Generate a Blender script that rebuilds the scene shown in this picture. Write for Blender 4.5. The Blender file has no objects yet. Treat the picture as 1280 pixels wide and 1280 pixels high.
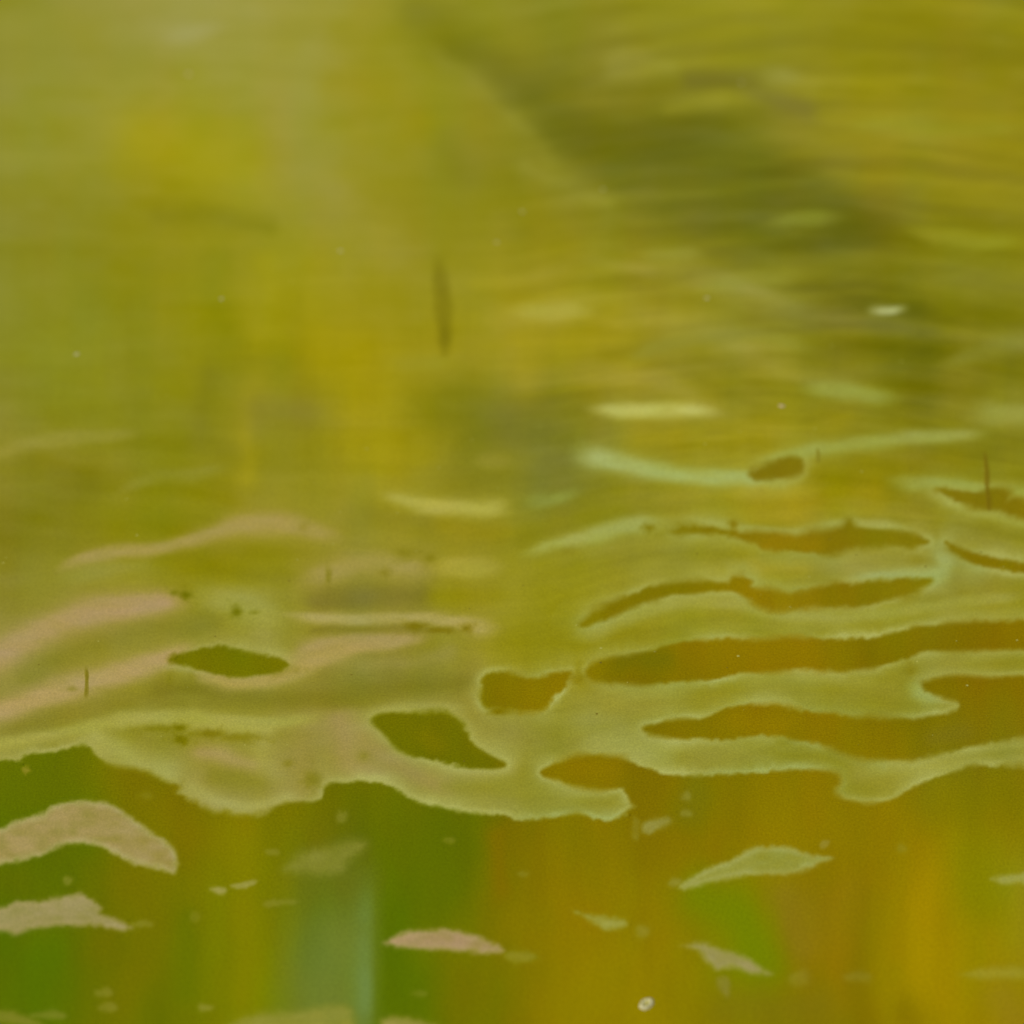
import bpy, math, random
import numpy as np
from mathutils import Vector

rng = np.random.default_rng(7)
random.seed(7)
sc = bpy.context.scene
COL = sc.collection

# ------------------------------------------------------------------ camera
CAM_H, PITCH, FOV = 0.55, math.radians(42), math.radians(26)
cam_d = bpy.data.cameras.new('camera')
cam = bpy.data.objects.new('camera', cam_d)
COL.objects.link(cam)
cam.location = (0, 0, CAM_H)
cam.rotation_euler = (math.radians(90) - PITCH, 0, 0)
cam_d.sensor_width = 36
cam_d.lens = 18 / math.tan(FOV / 2)
cam_d.clip_start = 0.01
cam_d.clip_end = 500
cam_d.dof.use_dof = True
cam_d.dof.focus_distance = 0.74
cam_d.dof.aperture_fstop = 6.0
sc.camera = cam
FPX = 640 / math.tan(FOV / 2)

# ------------------------------------------------------------------ sky and sun (overcast)
w = bpy.data.worlds.new('World')
sc.world = w
w.use_nodes = True
nt = w.node_tree
bg = nt.nodes['Background']
sky = nt.nodes.new('ShaderNodeTexSky')
sky.sky_type = 'NISHITA'
sky.sun_disc = False
sky.sun_elevation = math.radians(52)
sky.sun_rotation = math.radians(-125)
sky.air_density = 1.0
sky.dust_density = 4.0
nt.links.new(sky.outputs[0], bg.inputs[0])
bg.inputs[1].default_value = 0.06
sd = bpy.data.lights.new('sun', 'SUN')
sd.energy = 1.5
sd.angle = math.radians(12)
sd.color = (1.0, 0.95, 0.86)
sun = bpy.data.objects.new('sun', sd)
COL.objects.link(sun)
az = math.radians(-125)
dirv = Vector((math.sin(az) * math.cos(math.radians(52)), math.cos(az) * math.cos(math.radians(52)), math.sin(math.radians(52))))
sun.rotation_euler = dirv.to_track_quat('Z', 'Y').to_euler()
sc.view_settings.view_transform = 'Standard'
sc.view_settings.look = 'None'
sc.view_settings.gamma = 1
sc.view_settings.exposure = 0.0

WHITE = (0.665, 0.65, 0.60)       # what a white surface lying flat gives back under this sky; measured

SHEEN = np.array((0.002, 0.003, 0.0025))   # and what its faint gloss adds


# ------------------------------------------------------------------ maps between the traced outlines and the pond surface
def ground(u, v):
    """where a traced point lies on the water, in metres"""
    u = np.asarray(u, float); v = np.asarray(v, float)
    x = (u - 640) / FPX; y = -(v - 640) / FPX
    c, s = math.cos(PITCH), math.sin(PITCH)
    dy = c + y * s; dz = -s + y * c
    t = CAM_H / -dz
    return x * t, dy * t


def lin(c):
    c = np.asarray(c, float) / 255
    return np.where(c <= 0.04045, c / 12.92, ((c + 0.055) / 1.055) ** 2.4)


def smooth(a, b, x):
    t = np.clip((x - a) / (b - a), 0, 1)
    return t * t * (3 - 2 * t)


def spline(pts, closed, step=4.0):
    p = np.array(pts, float)
    n = len(p)
    out = []
    rngi = range(n) if closed else range(n - 1)
    for i in rngi:
        if closed:
            a, b, c, d = p[(i - 1) % n], p[i], p[(i + 1) % n], p[(i + 2) % n]
        else:
            a, b, c, d = p[max(i - 1, 0)], p[i], p[i + 1], p[min(i + 2, n - 1)]
        k = max(1, int(np.linalg.norm((c - b)[:2]) / step))
        for j in range(k):
            t = j / k
            out.append(0.5 * (2 * b + (c - a) * t + (2 * a - 5 * b + 4 * c - d) * t * t + (3 * b - a - 3 * c + d) * t ** 3))
    if not closed:
        out.append(p[-1])
    return np.array(out)


# value noise with several octaves, stretched by (sx, sy)
def _hash(ix, iy, seed):
    h = (ix.astype(np.int64) * 374761393 + iy.astype(np.int64) * 668265263 + seed * 2246822519) & 0xFFFFFFFF
    h = ((h ^ (h >> 13)) * 1274126177) & 0xFFFFFFFF
    return ((h ^ (h >> 16)) & 0xFFFF) / 65535.0


def noise(x, y, sx, sy, seed=0, octs=3):
    tot = 0; amp = 1; norm = 0
    x = x / sx; y = y / sy
    for o in range(octs):
        ix = np.floor(x); iy = np.floor(y)
        fx = x - ix; fy = y - iy
        fx = fx * fx * (3 - 2 * fx); fy = fy * fy * (3 - 2 * fy)
        a = _hash(ix, iy, seed + o); b = _hash(ix + 1, iy, seed + o)
        c = _hash(ix, iy + 1, seed + o); d = _hash(ix + 1, iy + 1, seed + o)
        tot = tot + amp * ((a * (1 - fx) + b * fx) * (1 - fy) + (c * (1 - fx) + d * fx) * fy)
        norm += amp
        amp *= 0.55; x = x * 2.03 + 7.7; y = y * 2.03 + 3.1
    return tot / norm * 2 - 1


def signed(poly, U, V, reach=40):
    """signed distance to a closed outline (positive inside), exact within reach of it"""
    P = spline(poly, True)
    res = np.full(U.shape, -float(reach))
    m = (U > P[:, 0].min() - reach) & (U < P[:, 0].max() + reach) & (V > P[:, 1].min() - reach) & (V < P[:, 1].max() + reach)
    u = U[m]; v = V[m]
    best = np.full(u.shape, 1e9); ins = np.zeros(u.shape, bool)
    Q = np.roll(P, -1, axis=0)
    for (ax, ay), (bx, by) in zip(P, Q):
        near = slice(None)
        dx, dy = bx - ax, by - ay
        L = dx * dx + dy * dy + 1e-9
        t = np.clip(((u - ax) * dx + (v - ay) * dy) / L, 0, 1)
        d = (u - ax - t * dx) ** 2 + (v - ay - t * dy) ** 2
        np.minimum(best, d, out=best)
        if ay != by:
            c = ((ay > v) != (by > v)) & (u < dx * (v - ay) / dy + ax)
            ins ^= c
    d = np.sqrt(best)
    res[m] = np.where(ins, d, -np.minimum(d, reach))
    return res


# ------------------------------------------------------------------ outlines
SHORE = [(-900, 980), (-300, 960), (0, 951), (20, 952), (37, 944), (67, 941), (107, 933), (121, 947), (138, 961), (168, 966), (188, 971), (212, 981),
         (218, 991), (238, 1003), (265, 1018), (285, 1022), (326, 1021), (339, 1015), (356, 1006), (390, 1003), (403, 999), (406, 984),
         (430, 979), (470, 978), (490, 986), (517, 1001), (541, 1009), (581, 1017), (618, 1020), (645, 1025), (672, 1025),
         (715, 1021), (759, 1025), (779, 1020), (794, 1008), (786, 998), (779, 986), (759, 983), (726, 981), (699, 974),
         (677, 966), (692, 957), (715, 951), (746, 947), (779, 951), (806, 961), (833, 969), (860, 971), (884, 972), (917, 969),
         (961, 966), (1001, 964), (1038, 967), (1046, 974), (1041, 988), (1048, 999), (1068, 1005), (1092, 1006), (1119, 998),
         (1152, 979), (1186, 968), (1220, 960), (1280, 961), (1500, 972), (2200, 980), (2200, -1200), (-900, -1200)]
HOLES = [
    [(806, 911), (835, 903), (874, 899), (887, 895), (907, 886), (931, 883), (964, 884), (1001, 890), (1038, 896), (1078, 901),
     (1129, 901), (1169, 896), (1196, 888), (1199, 877), (1174, 868), (1157, 856), (1186, 849), (1230, 850), (1280, 846),
     (1380, 842), (1500, 860), (1450, 905), (1360, 912), (1280, 918), (1250, 923), (1199, 936), (1169, 939), (1139, 946), (1098, 946),
     (1065, 941), (1038, 930), (998, 923), (954, 918), (904, 923), (860, 922), (828, 918)],
    [(736, 840), (745, 831), (776, 823), (816, 813), (850, 804), (900, 801), (957, 803), (1011, 800), (1058, 799), (1092, 799),
     (1119, 792), (1152, 784), (1213, 780), (1280, 778), (1390, 780), (1440, 796), (1380, 808), (1280, 810), (1220, 811), (1159, 813),
     (1139, 820), (1105, 829), (1058, 835), (1001, 835), (947, 838), (900, 845), (850, 851), (815, 853), (770, 851), (745, 848)],
    [(850, 662), (877, 660), (900, 663), (931, 667), (957, 668), (991, 671), (1025, 668), (1055, 661), (1062, 655), (1068, 661),
     (1105, 663), (1139, 669), (1160, 678), (1136, 680), (1099, 679), (1058, 683), (1031, 689), (991, 689), (961, 684), (934, 675),
     (910, 668), (877, 665)],
    [(727, 783), (742, 768), (776, 751), (810, 737), (860, 730), (900, 729), (912, 730), (917, 723), (928, 722), (938, 728),
     (938, 736), (961, 740), (988, 745), (1011, 740), (1052, 733), (1099, 728), (1136, 724), (1163, 726), (1142, 739), (1105, 749),
     (1065, 755), (1018, 757), (978, 759), (951, 754), (932, 745), (914, 738), (860, 741), (815, 747), (786, 758), (755, 774)],
    [(1170, 610), (1199, 613), (1226, 618), (1236, 615), (1260, 618), (1256, 628), (1280, 627), (1400, 640), (1400, 655),
     (1280, 646), (1246, 635), (1219, 631), (1189, 623)],
    [(1182, 678), (1209, 689), (1246, 699), (1280, 705), (1360, 712), (1360, 720), (1280, 715), (1240, 709), (1206, 699)],
    [(940, 595), (961, 583), (984, 575), (1000, 577), (1001, 588), (984, 595), (961, 598)],
    [(606, 847), (620, 842), (634, 842), (652, 848), (665, 850), (690, 844), (712, 841), (706, 856), (692, 868), (680, 886),
     (655, 886), (632, 882), (606, 880)],
    [(468, 899), (497, 892), (527, 895), (551, 894), (571, 905), (591, 929), (608, 941), (632, 955), (618, 960), (591, 959),
     (564, 954), (527, 946), (500, 934), (482, 917)],
    [(213, 824), (236, 817), (259, 811), (292, 813), (319, 820), (346, 822), (362, 832), (339, 840), (302, 846), (265, 841),
     (235, 833)],
]
# softly outlined thin places in the sheet: the water half shows (u, v, ru, rv, how much)
THIN = [(200, 911, 26, 4, .6), (224, 910, 10, 5, 1), (226, 925, 9, 5, 1), (262, 917, 20, 5, .75), (302, 922, 26, 5, .6), (520, 783, 15, 5, .95),
        (550, 788, 20, 3.5, .9), (583, 786, 8, 5, .9), (410, 720, 3, 9, .6), (232, 744, 7, 5, 1), (218, 741, 6, 3, .7), (296, 765, 6, 6, .9),
        (917, 656, 6, 7, .9), (812, 660, 7, 4, .9), (219, 985, 7, 5, .9), (622, 890, 9, 4, .9), (846, 665, 12, 3, .7), (718, 848, 26, 8, .6),
        (1062, 656, 5, 6, .8), (500, 905, 10, 8, .4), (318, 766, 7, 3, .5), (212, 850, 4, 9, .3), (240, 846, 4, 8, .3), (90, 862, 8, 3, .4),
        (505, 692, 12, 6, .5), (538, 699, 8, 5, .55), (480, 716, 7, 5, .5), (1138, 838, 6, 8, .4), (345, 838, 20, 6, .5),
        (380, 660, 6, 6, .3), (392, 975, 10, 10, .5), (360, 955, 5, 5, .4), (455, 945, 6, 6, .3), (960, 672, 10, 4, .5), (708, 688, 14, 5, .35),
        (1148, 700, 10, 5, .25), (1190, 686, 12, 6, .4), (820, 752, 6, 4, .3), (440, 787, 60, 5, .35), (745, 850, 14, 5, .4), (1175, 858, 10, 6, .5)]

# traced patches that lie free on the water: name, label, colour middle, colour edge, density, edge softness, outline
TAN, PINK, GRN, MINT, PALE = (158, 142, 76), (166, 142, 92), (160, 160, 74), (150, 164, 92), (170, 166, 92)
PATCH = [
    ('arched tan scum patch floating at the left edge below the olive sheet', TAN, (168, 160, 92), 1.0, 5,
     [(-60, 1052), (-20, 1038), (0, 1033), (23, 1023), (50, 1015), (74, 1002), (107, 999), (141, 1004), (165, 1020), (188, 1037), (212, 1053),
      (224, 1070), (219, 1092), (198, 1089), (168, 1081), (141, 1068), (114, 1057), (81, 1058), (60, 1068), (23, 1078), (0, 1082), (-40, 1092)]),
    ('ragged tan scum strip at the left edge, lower of the two on green water', (152, 142, 80), (160, 148, 86), 1.0, 6,
     [(-70, 1140), (0, 1132), (20, 1125), (50, 1124), (94, 1115), (111, 1120), (131, 1134), (127, 1141), (144, 1147), (168, 1159),
      (151, 1166), (118, 1160), (50, 1162), (20, 1171), (0, 1167), (-60, 1172)]),
    ('small pinkish scum crescent on green water beside the pale upright streak', PINK, (168, 150, 90), 1.0, 6,
     [(478, 1178), (504, 1163), (530, 1161), (561, 1159), (588, 1166), (618, 1176), (634, 1188), (621, 1194), (564, 1191), (521, 1189), (490, 1184)]),
    ('pale leaf shaped scum patch on ochre water, pointed at both ends', (146, 146, 54), (162, 164, 84), 1.0, 6,
     [(846, 1107), (877, 1087), (914, 1073), (944, 1058), (984, 1057), (1018, 1067), (1042, 1071), (1018, 1085), (984, 1094), (927, 1097),
      (877, 1109), (855, 1114)]),
    ('tan wedge shaped scum patch on green water low in the right half', (152, 144, 78), (158, 152, 84), .9, 8,
     [(848, 1182), (877, 1177), (904, 1184), (931, 1193), (954, 1208), (968, 1219), (941, 1220), (914, 1212), (896, 1217), (882, 1203), (870, 1190)]),
    ('thin pale scum sliver cut by the right edge above yellow water', (150, 150, 58), (160, 160, 78), .9, 6,
     [(1238, 1098), (1270, 1091), (1330, 1086), (1380, 1094), (1330, 1108), (1280, 1106), (1253, 1107)]),
    ('tiny pale green scum smear on ochre water with a faint tail', (158, 156, 66), (150, 146, 50), .75, 10,
     [(712, 1138), (729, 1139), (752, 1143), (781, 1147), (786, 1157), (759, 1164), (740, 1155)]),
    ('small broken pale scum fragment just right of the rounded sheet tip', (146, 140, 58), (150, 148, 70), .7, 9,
     [(800, 1030), (812, 1022), (838, 1020), (842, 1028), (826, 1038), (812, 1046), (800, 1042)]),
    ('faint grey green scum cloud above the pale upright streak', (136, 136, 50), (130, 134, 48), .55, 22,
     [(350, 1092), (366, 1064), (400, 1052), (432, 1044), (462, 1048), (460, 1066), (440, 1082), (432, 1096), (400, 1100)]),
    ('left of two small pale scum crumbs on yellow green water', (160, 152, 72), (150, 146, 60), .8, 6,
     [(260, 1110), (272, 1108), (284, 1113), (278, 1119), (267, 1118)]),
    ('right of two small pale scum crumbs on yellow green water, longer', (160, 156, 66), (150, 146, 60), .8, 6,
     [(288, 1107), (300, 1103), (322, 1101), (318, 1107), (300, 1110)]),
    ('faint olive scum smear trailing right of the pinkish crescent', (146, 140, 42), (136, 132, 30), .55, 10,
     [(628, 1192), (640, 1186), (672, 1190), (676, 1200), (652, 1206), (634, 1202)]),
    ('faint pale scum crumb hanging below the tan wedge', (140, 134, 60), (136, 128, 50), .5, 10,
     [(896, 1222), (910, 1222), (914, 1242), (908, 1248), (898, 1236)]),
    ('soft yellowish scum band at the bottom left of the pale streak', (142, 140, 50), (136, 136, 40), .65, 14,
     [(278, 1284), (310, 1264), (370, 1258), (420, 1250), (446, 1262), (440, 1300), (360, 1330), (290, 1310)]),
    ('soft tan scum sliver at the bottom edge right of the pale streak', (146, 140, 58), (140, 136, 46), .75, 10,
     [(474, 1272), (500, 1267), (530, 1272), (552, 1284), (530, 1300), (480, 1292)]),
    ('faint yellow scum wisp at the right edge over orange yellow water', (156, 148, 44), (150, 140, 34), .5, 14,
     [(1196, 1218), (1230, 1208), (1280, 1205), (1340, 1206), (1340, 1222), (1270, 1226), (1220, 1226)]),
    ('faint olive scum rag in the bottom left corner', (130, 130, 40), (126, 128, 34), .6, 12,
     [(-30, 1262), (10, 1262), (40, 1270), (60, 1284), (20, 1284), (-30, 1276)]),
    ('small pale scum crumb beside the pointed right end of the leaf patch', (152, 140, 52), (146, 132, 40), .7, 6,
     [(1024, 1056), (1030, 1050), (1036, 1052), (1034, 1058), (1026, 1061)]),
    ('tiny pale scum crumb under the sheet edge, above the arched patch', (146, 142, 52), (136, 130, 30), .7, 6,
     [(28, 960), (36, 958), (40, 963), (32, 968)]),
    ('short pale crumb of scum close to the left tip of the leaf patch', (146, 142, 52), (140, 134, 40), .6, 7,
     [(832, 1104), (842, 1097), (856, 1099), (850, 1108), (838, 1110)]),
]

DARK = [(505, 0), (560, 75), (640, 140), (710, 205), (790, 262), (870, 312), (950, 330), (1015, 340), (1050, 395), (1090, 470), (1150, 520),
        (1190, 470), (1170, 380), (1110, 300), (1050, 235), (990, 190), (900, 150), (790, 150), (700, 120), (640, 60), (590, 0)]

FLECK = [(340, 1130, 12, 4, .5, 'faint fleck of scum left of the pale upright streak'), (85, 1100, 8, 6, .55, 'dull fleck between the arched patch and the ragged strip'),
         (130, 1241, 12, 6, .55, 'pale fleck low on the green water at the left'), (134, 1260, 14, 5, .55, 'lowest pale fleck on the green water at the left'),
         (257, 1259, 13, 5, .7, 'pale fleck above the soft yellowish band'), (427, 1020, 8, 8, .5, 'round fleck under the ragged sheet edge'),
         (858, 996, 7, 7, .6, 'upper of two crumbs of scum beside the broken fragment'), (858, 1017, 8, 5, .6, 'lower of two crumbs of scum beside the broken fragment'),
         (803, 1163, 12, 9, .5, 'soft fleck trailing right of the tiny green smear'), (178, 1155, 16, 4, .55, 'fleck off the pointed end of the ragged strip'),
         (245, 1146, 9, 5, .35, 'very faint fleck over yellow green water'), (340, 1066, 8, 3, .45, 'small flat fleck left of the grey green cloud'),
         (561, 1050, 7, 4, .45, 'tiny fleck on deep green water'), (1127, 1060, 7, 6, .35, 'round faint fleck right of the leaf shaped patch'),
         (655, 1092, 7, 3, .4, 'tiny flat fleck on ochre water'), (524, 1242, 9, 4, .4, 'faint fleck below the pinkish crescent'),
         (60, 1270, 26, 6, .5, 'long faint fleck near the bottom left corner'), (182, 995, 10, 5, .3, 'ghostly fleck above the end of the arch'),
         (352, 1128, 22, 3, .4, 'thin line of scum joining the crumbs to the cloud'), (1000, 1224, 16, 12, .3, 'misty fleck low on brown water'),
         (1072, 1222, 20, 8, .3, 'misty fleck at the border of the orange yellow water'), (795, 1034, 7, 14, .45, 'upright fleck off the rounded tip of the sheet')]
for _u, _v, _a, _b, _k, _l in FLECK:
    PATCH.append((_l, (156, 150, 70), (146, 142, 56), _k * .62, 5,
                  [(_u + _a * math.cos(t) * (1.25 if int(t * 3) % 2 else 1), _v + _b * math.sin(t) * (1.25 if int(t * 2 + _u) % 2 else .9)) for t in np.arange(0, 6.2, .7)]))

# colours of the scum sheet: a coarse map (columns u, rows v) of the pigment
FU = [-200, 0, 120, 240, 360, 480, 600, 720, 840, 960, 1080, 1200, 1320]
FV = [-100, 0, 90, 180, 270, 360, 450, 540, 630, 720, 810, 900, 990, 1080]
FC = [
    # -200          0            120           240           360           480           600           720           840           960           1080          1200          1320
    [(140,138,46),(146,144,48),(150,148,56),(156,150,64),(154,150,58),(148,144,38),(142,140,30),(136,132,32),(146,140,24),(148,142,24),(144,136,20),(140,132,22),(138,132,28)],
    [(140,138,42),(142,141,44),(150,146,58),(158,154,76),(156,152,64),(150,144,38),(140,138,30),(134,132,34),(144,140,28),(150,144,28),(146,136,20),(142,134,22),(140,134,28)],
    [(138,134,34),(142,140,42),(148,146,50),(154,150,56),(154,150,52),(148,142,26),(140,138,32),(128,124,28),(138,132,28),(140,134,28),(144,136,24),(140,132,20),(138,130,24)],
    [(134,132,34),(142,142,48),(150,146,44),(156,148,24),(154,150,60),(148,142,28),(140,136,30),(124,122,30),(112,112,26),(122,118,26),(142,132,26),(144,134,26),(138,130,24)],
    [(132,130,32),(136,134,38),(140,136,30),(146,138,18),(152,146,48),(146,138,30),(138,132,22),(146,138,38),(124,122,28),(112,114,30),(124,118,26),(138,130,22),(134,128,22)],
    [(134,134,40),(138,138,40),(136,134,24),(142,136,16),(158,148,20),(152,144,34),(152,142,34),(158,148,34),(146,138,36),(136,132,36),(122,118,22),(132,128,26),(128,124,22)],
    [(134,134,38),(134,134,36),(134,134,28),(138,134,18),(150,142,14),(160,146,20),(158,144,24),(152,142,30),(146,138,36),(142,136,38),(124,120,22),(124,120,20),(124,120,22)],
    [(134,130,38),(136,132,36),(132,130,28),(132,130,22),(136,130,26),(160,148,18),(136,130,26),(128,124,32),(148,138,32),(150,142,28),(132,126,22),(134,130,26),(128,124,22)],
    [(132,128,36),(132,126,30),(130,126,20),(134,130,18),(142,134,26),(146,138,30),(142,136,26),(132,126,32),(144,136,26),(154,142,24),(142,132,22),(136,130,22),(136,130,22)],
    [(128,124,30),(130,124,26),(138,134,26),(142,136,22),(142,134,28),(144,134,46),(150,142,32),(142,136,28),(146,140,38),(150,142,34),(146,140,50),(140,134,36),(138,130,28)],
    [(152,142,64),(150,140,60),(138,132,36),(150,144,44),(144,136,48),(132,124,38),(150,144,34),(148,140,26),(146,138,26),(146,140,34),(148,140,34),(146,140,42),(142,136,34)],
    [(132,126,34),(136,130,38),(134,128,26),(144,138,38),(146,138,50),(146,136,50),(148,140,48),(152,146,52),(150,146,54),(148,142,36),(146,142,46),(146,142,52),(144,140,50)],
    [(150,144,48),(150,146,56),(156,152,60),(156,146,64),(152,142,62),(144,138,52),(144,140,48),(146,142,50),(146,144,56),(142,138,40),(148,142,44),(152,148,60),(152,148,60)],
    [(150,144,60),(150,146,60),(156,152,66),(156,150,66),(152,142,66),(148,142,60),(150,146,60),(150,152,66),(148,148,60),(146,144,50),(156,152,60),(156,152,64),(156,152,64)],
]
# colours of the murky water with upright tree reflections painted in: columns and rows
WU = [-200, 0, 70, 140, 220, 300, 380, 450, 500, 570, 650, 740, 830, 930, 1000, 1080, 1170, 1230, 1320]
WV = [600, 760, 860, 960, 1050, 1120, 1200, 1290]
WC = [
    [(110,110,8)]*6 + [(120,114,10)]*4 + [(128,116,14)]*9,
    [(110,110,6)]*6 + [(124,114,16)]*4 + [(130,116,10),(130,116,10),(128,116,10),(142,122,10),(138,120,10),(132,118,12),(128,116,12),(128,112,8),(128,112,8)],
    [(98,106,4),(98,106,4),(104,108,4),(112,110,4),(118,114,6),(118,114,6),(112,110,6),(108,106,6),(108,106,2),(122,114,2),(130,116,4),(130,112,4),(120,106,6),(136,114,4),(140,116,4),(126,108,4),(122,108,6),(126,104,6),(126,106,6)],
    [(98,108,2),(96,108,2),(100,108,2),(116,110,2),(122,112,2),(126,114,4),(116,110,6),(106,106,4),(104,106,2),(110,108,2),(124,112,4),(134,114,4),(124,108,4),(126,114,8),(136,116,10),(138,122,8),(124,114,14),(122,114,12),(124,112,14)],
    [(92,108,4),(92,108,4),(94,108,4),(112,110,2),(120,112,2),(126,118,2),(106,110,14),(100,108,16),(92,104,2),(96,106,2),(124,112,4),(132,114,4),(130,112,4),(134,116,6),(138,118,6),(138,120,6),(140,122,6),(132,122,10),(128,118,10)],
    [(88,108,4),(92,108,4),(94,108,5),(114,112,2),(114,112,2),(118,120,2),(100,112,20),(104,118,30),(86,106,2),(94,108,2),(128,114,4),(136,116,2),(134,120,4),(124,126,6),(138,116,16),(138,118,8),(152,130,4),(132,128,8),(140,130,26)],
    [(88,108,6),(88,110,6),(86,110,8),(108,110,4),(102,110,4),(124,126,2),(96,116,36),(106,122,36),(84,106,2),(104,112,2),(130,116,4),(140,120,4),(142,126,4),(118,128,6),(134,112,10),(134,118,8),(160,134,2),(146,134,8),(142,130,20)],
    [(86,108,6),(90,108,4),(88,109,6),(108,112,4),(106,112,4),(122,124,4),(112,124,36),(108,124,38),(88,106,4),(106,110,4),(128,116,4),(136,118,2),(142,126,2),(128,120,8),(126,114,12),(128,114,8),(152,130,2),(148,126,8),(138,120,10)],
]

WCLOUD = [  # soft strokes over the water map; upright ones paint in reflected trees
    ([(880, 1120), (925, 1150), (955, 1205)], 30, (112, 128, 6), .75),
    ([(420, 1180), (400, 1230), (420, 1280)], 34, (112, 126, 44), .6),
    ([(385, 1110), (440, 1100)], 22, (104, 112, 24), .5),
    ([(622, 1045), (628, 1110)], 18, (132, 106, 2), .6),
    ([(640, 1160), (700, 1200)], 26, (138, 118, 2), .4),
    ([(870, 985), (860, 1010)], 28, (114, 114, 18), .6),
    ([(800, 990), (810, 1060)], 30, (122, 106, 4), .5),
    ([(300, 1050), (306, 1120), (302, 1240)], 18, (130, 126, 2), .6),
    ([(180, 1100), (190, 1180), (150, 1250)], 26, (116, 110, 4), .6),
    ([(235, 1150), (230, 1240)], 16, (98, 112, 6), .55),
    ([(210, 1010), (250, 1050)], 24, (126, 112, 2), .5),
    ([(60, 1200), (75, 1240)], 30, (82, 109, 8), .35),
    ([(30, 1000), (60, 985)], 22, (98, 108, 4), .5),
    ([(540, 1060), (545, 1130)], 28, (96, 108, 2), .6),
    ([(515, 1220), (520, 1260)], 22, (84, 108, 6), .55),
    ([(580, 1240), (600, 1260)], 24, (114, 110, 4), .4),
    ([(740, 1230), (700, 1270)], 34, (140, 126, 4), .5),
    ([(1020, 1255), (900, 1260)], 24, (124, 112, 18), .5),
    ([(1155, 1090), (1160, 1170), (1180, 1250)], 18, (160, 134, 4), .55),
    ([(1215, 1060), (1225, 1120)], 24, (130, 126, 4), .55),
    ([(980, 1120), (1000, 1180)], 20, (136, 116, 22), .6),
    ([(1050, 1050), (1120, 1080)], 30, (136, 120, 4), .4),
    ([(1180, 1010), (1260, 1000)], 26, (122, 116, 8), .5),
    ([(1255, 1250), (1270, 1280)], 24, (146, 124, 28), .5),
    ([(1130, 1265), (1140, 1280)], 18, (124, 106, 8), .5),
    ([(780, 828), (830, 826)], 14, (110, 106, 12), .6),
    ([(940, 815), (1000, 815)], 18, (140, 118, 6), .5),
    ([(920, 905), (980, 905)], 14, (146, 122, 6), .5),
    ([(1170, 920), (1200, 915)], 14, (122, 112, 22), .6),
    ([(960, 682), (1020, 682)], 10, (150, 124, 12), .6),
    ([(720, 958), (760, 965)], 14, (142, 118, 8), .5),
    ([(530, 920), (545, 930)], 12, (124, 116, 2), .6),
    ([(590, 950), (610, 955)], 12, (104, 104, 2), .6),
]


def _grid(us, vs, C, U, V):
    iu = np.clip(np.searchsorted(us, U) - 1, 0, len(us) - 2)
    iv = np.clip(np.searchsorted(vs, V) - 1, 0, len(vs) - 2)
    fu = np.clip((U - us[iu]) / (us[iu + 1] - us[iu]), 0, 1)[..., None]
    fv = np.clip((V - vs[iv]) / (vs[iv + 1] - vs[iv]), 0, 1)[..., None]
    return (C[iv, iu] * (1 - fu) + C[iv, iu + 1] * fu) * (1 - fv) + (C[iv + 1, iu] * (1 - fu) + C[iv + 1, iu + 1] * fu) * fv


def grid_map(us, vs, cs, U, V, sp=30):
    us = np.array(us, float); vs = np.array(vs, float); C = np.array(cs, float)
    return sum(_grid(us, vs, C, U + a * sp, V + b * sp) for a, b in ((-1, -.6), (1, -.6), (-1, .6), (1, .6), (0, 0))) / 5


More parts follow.
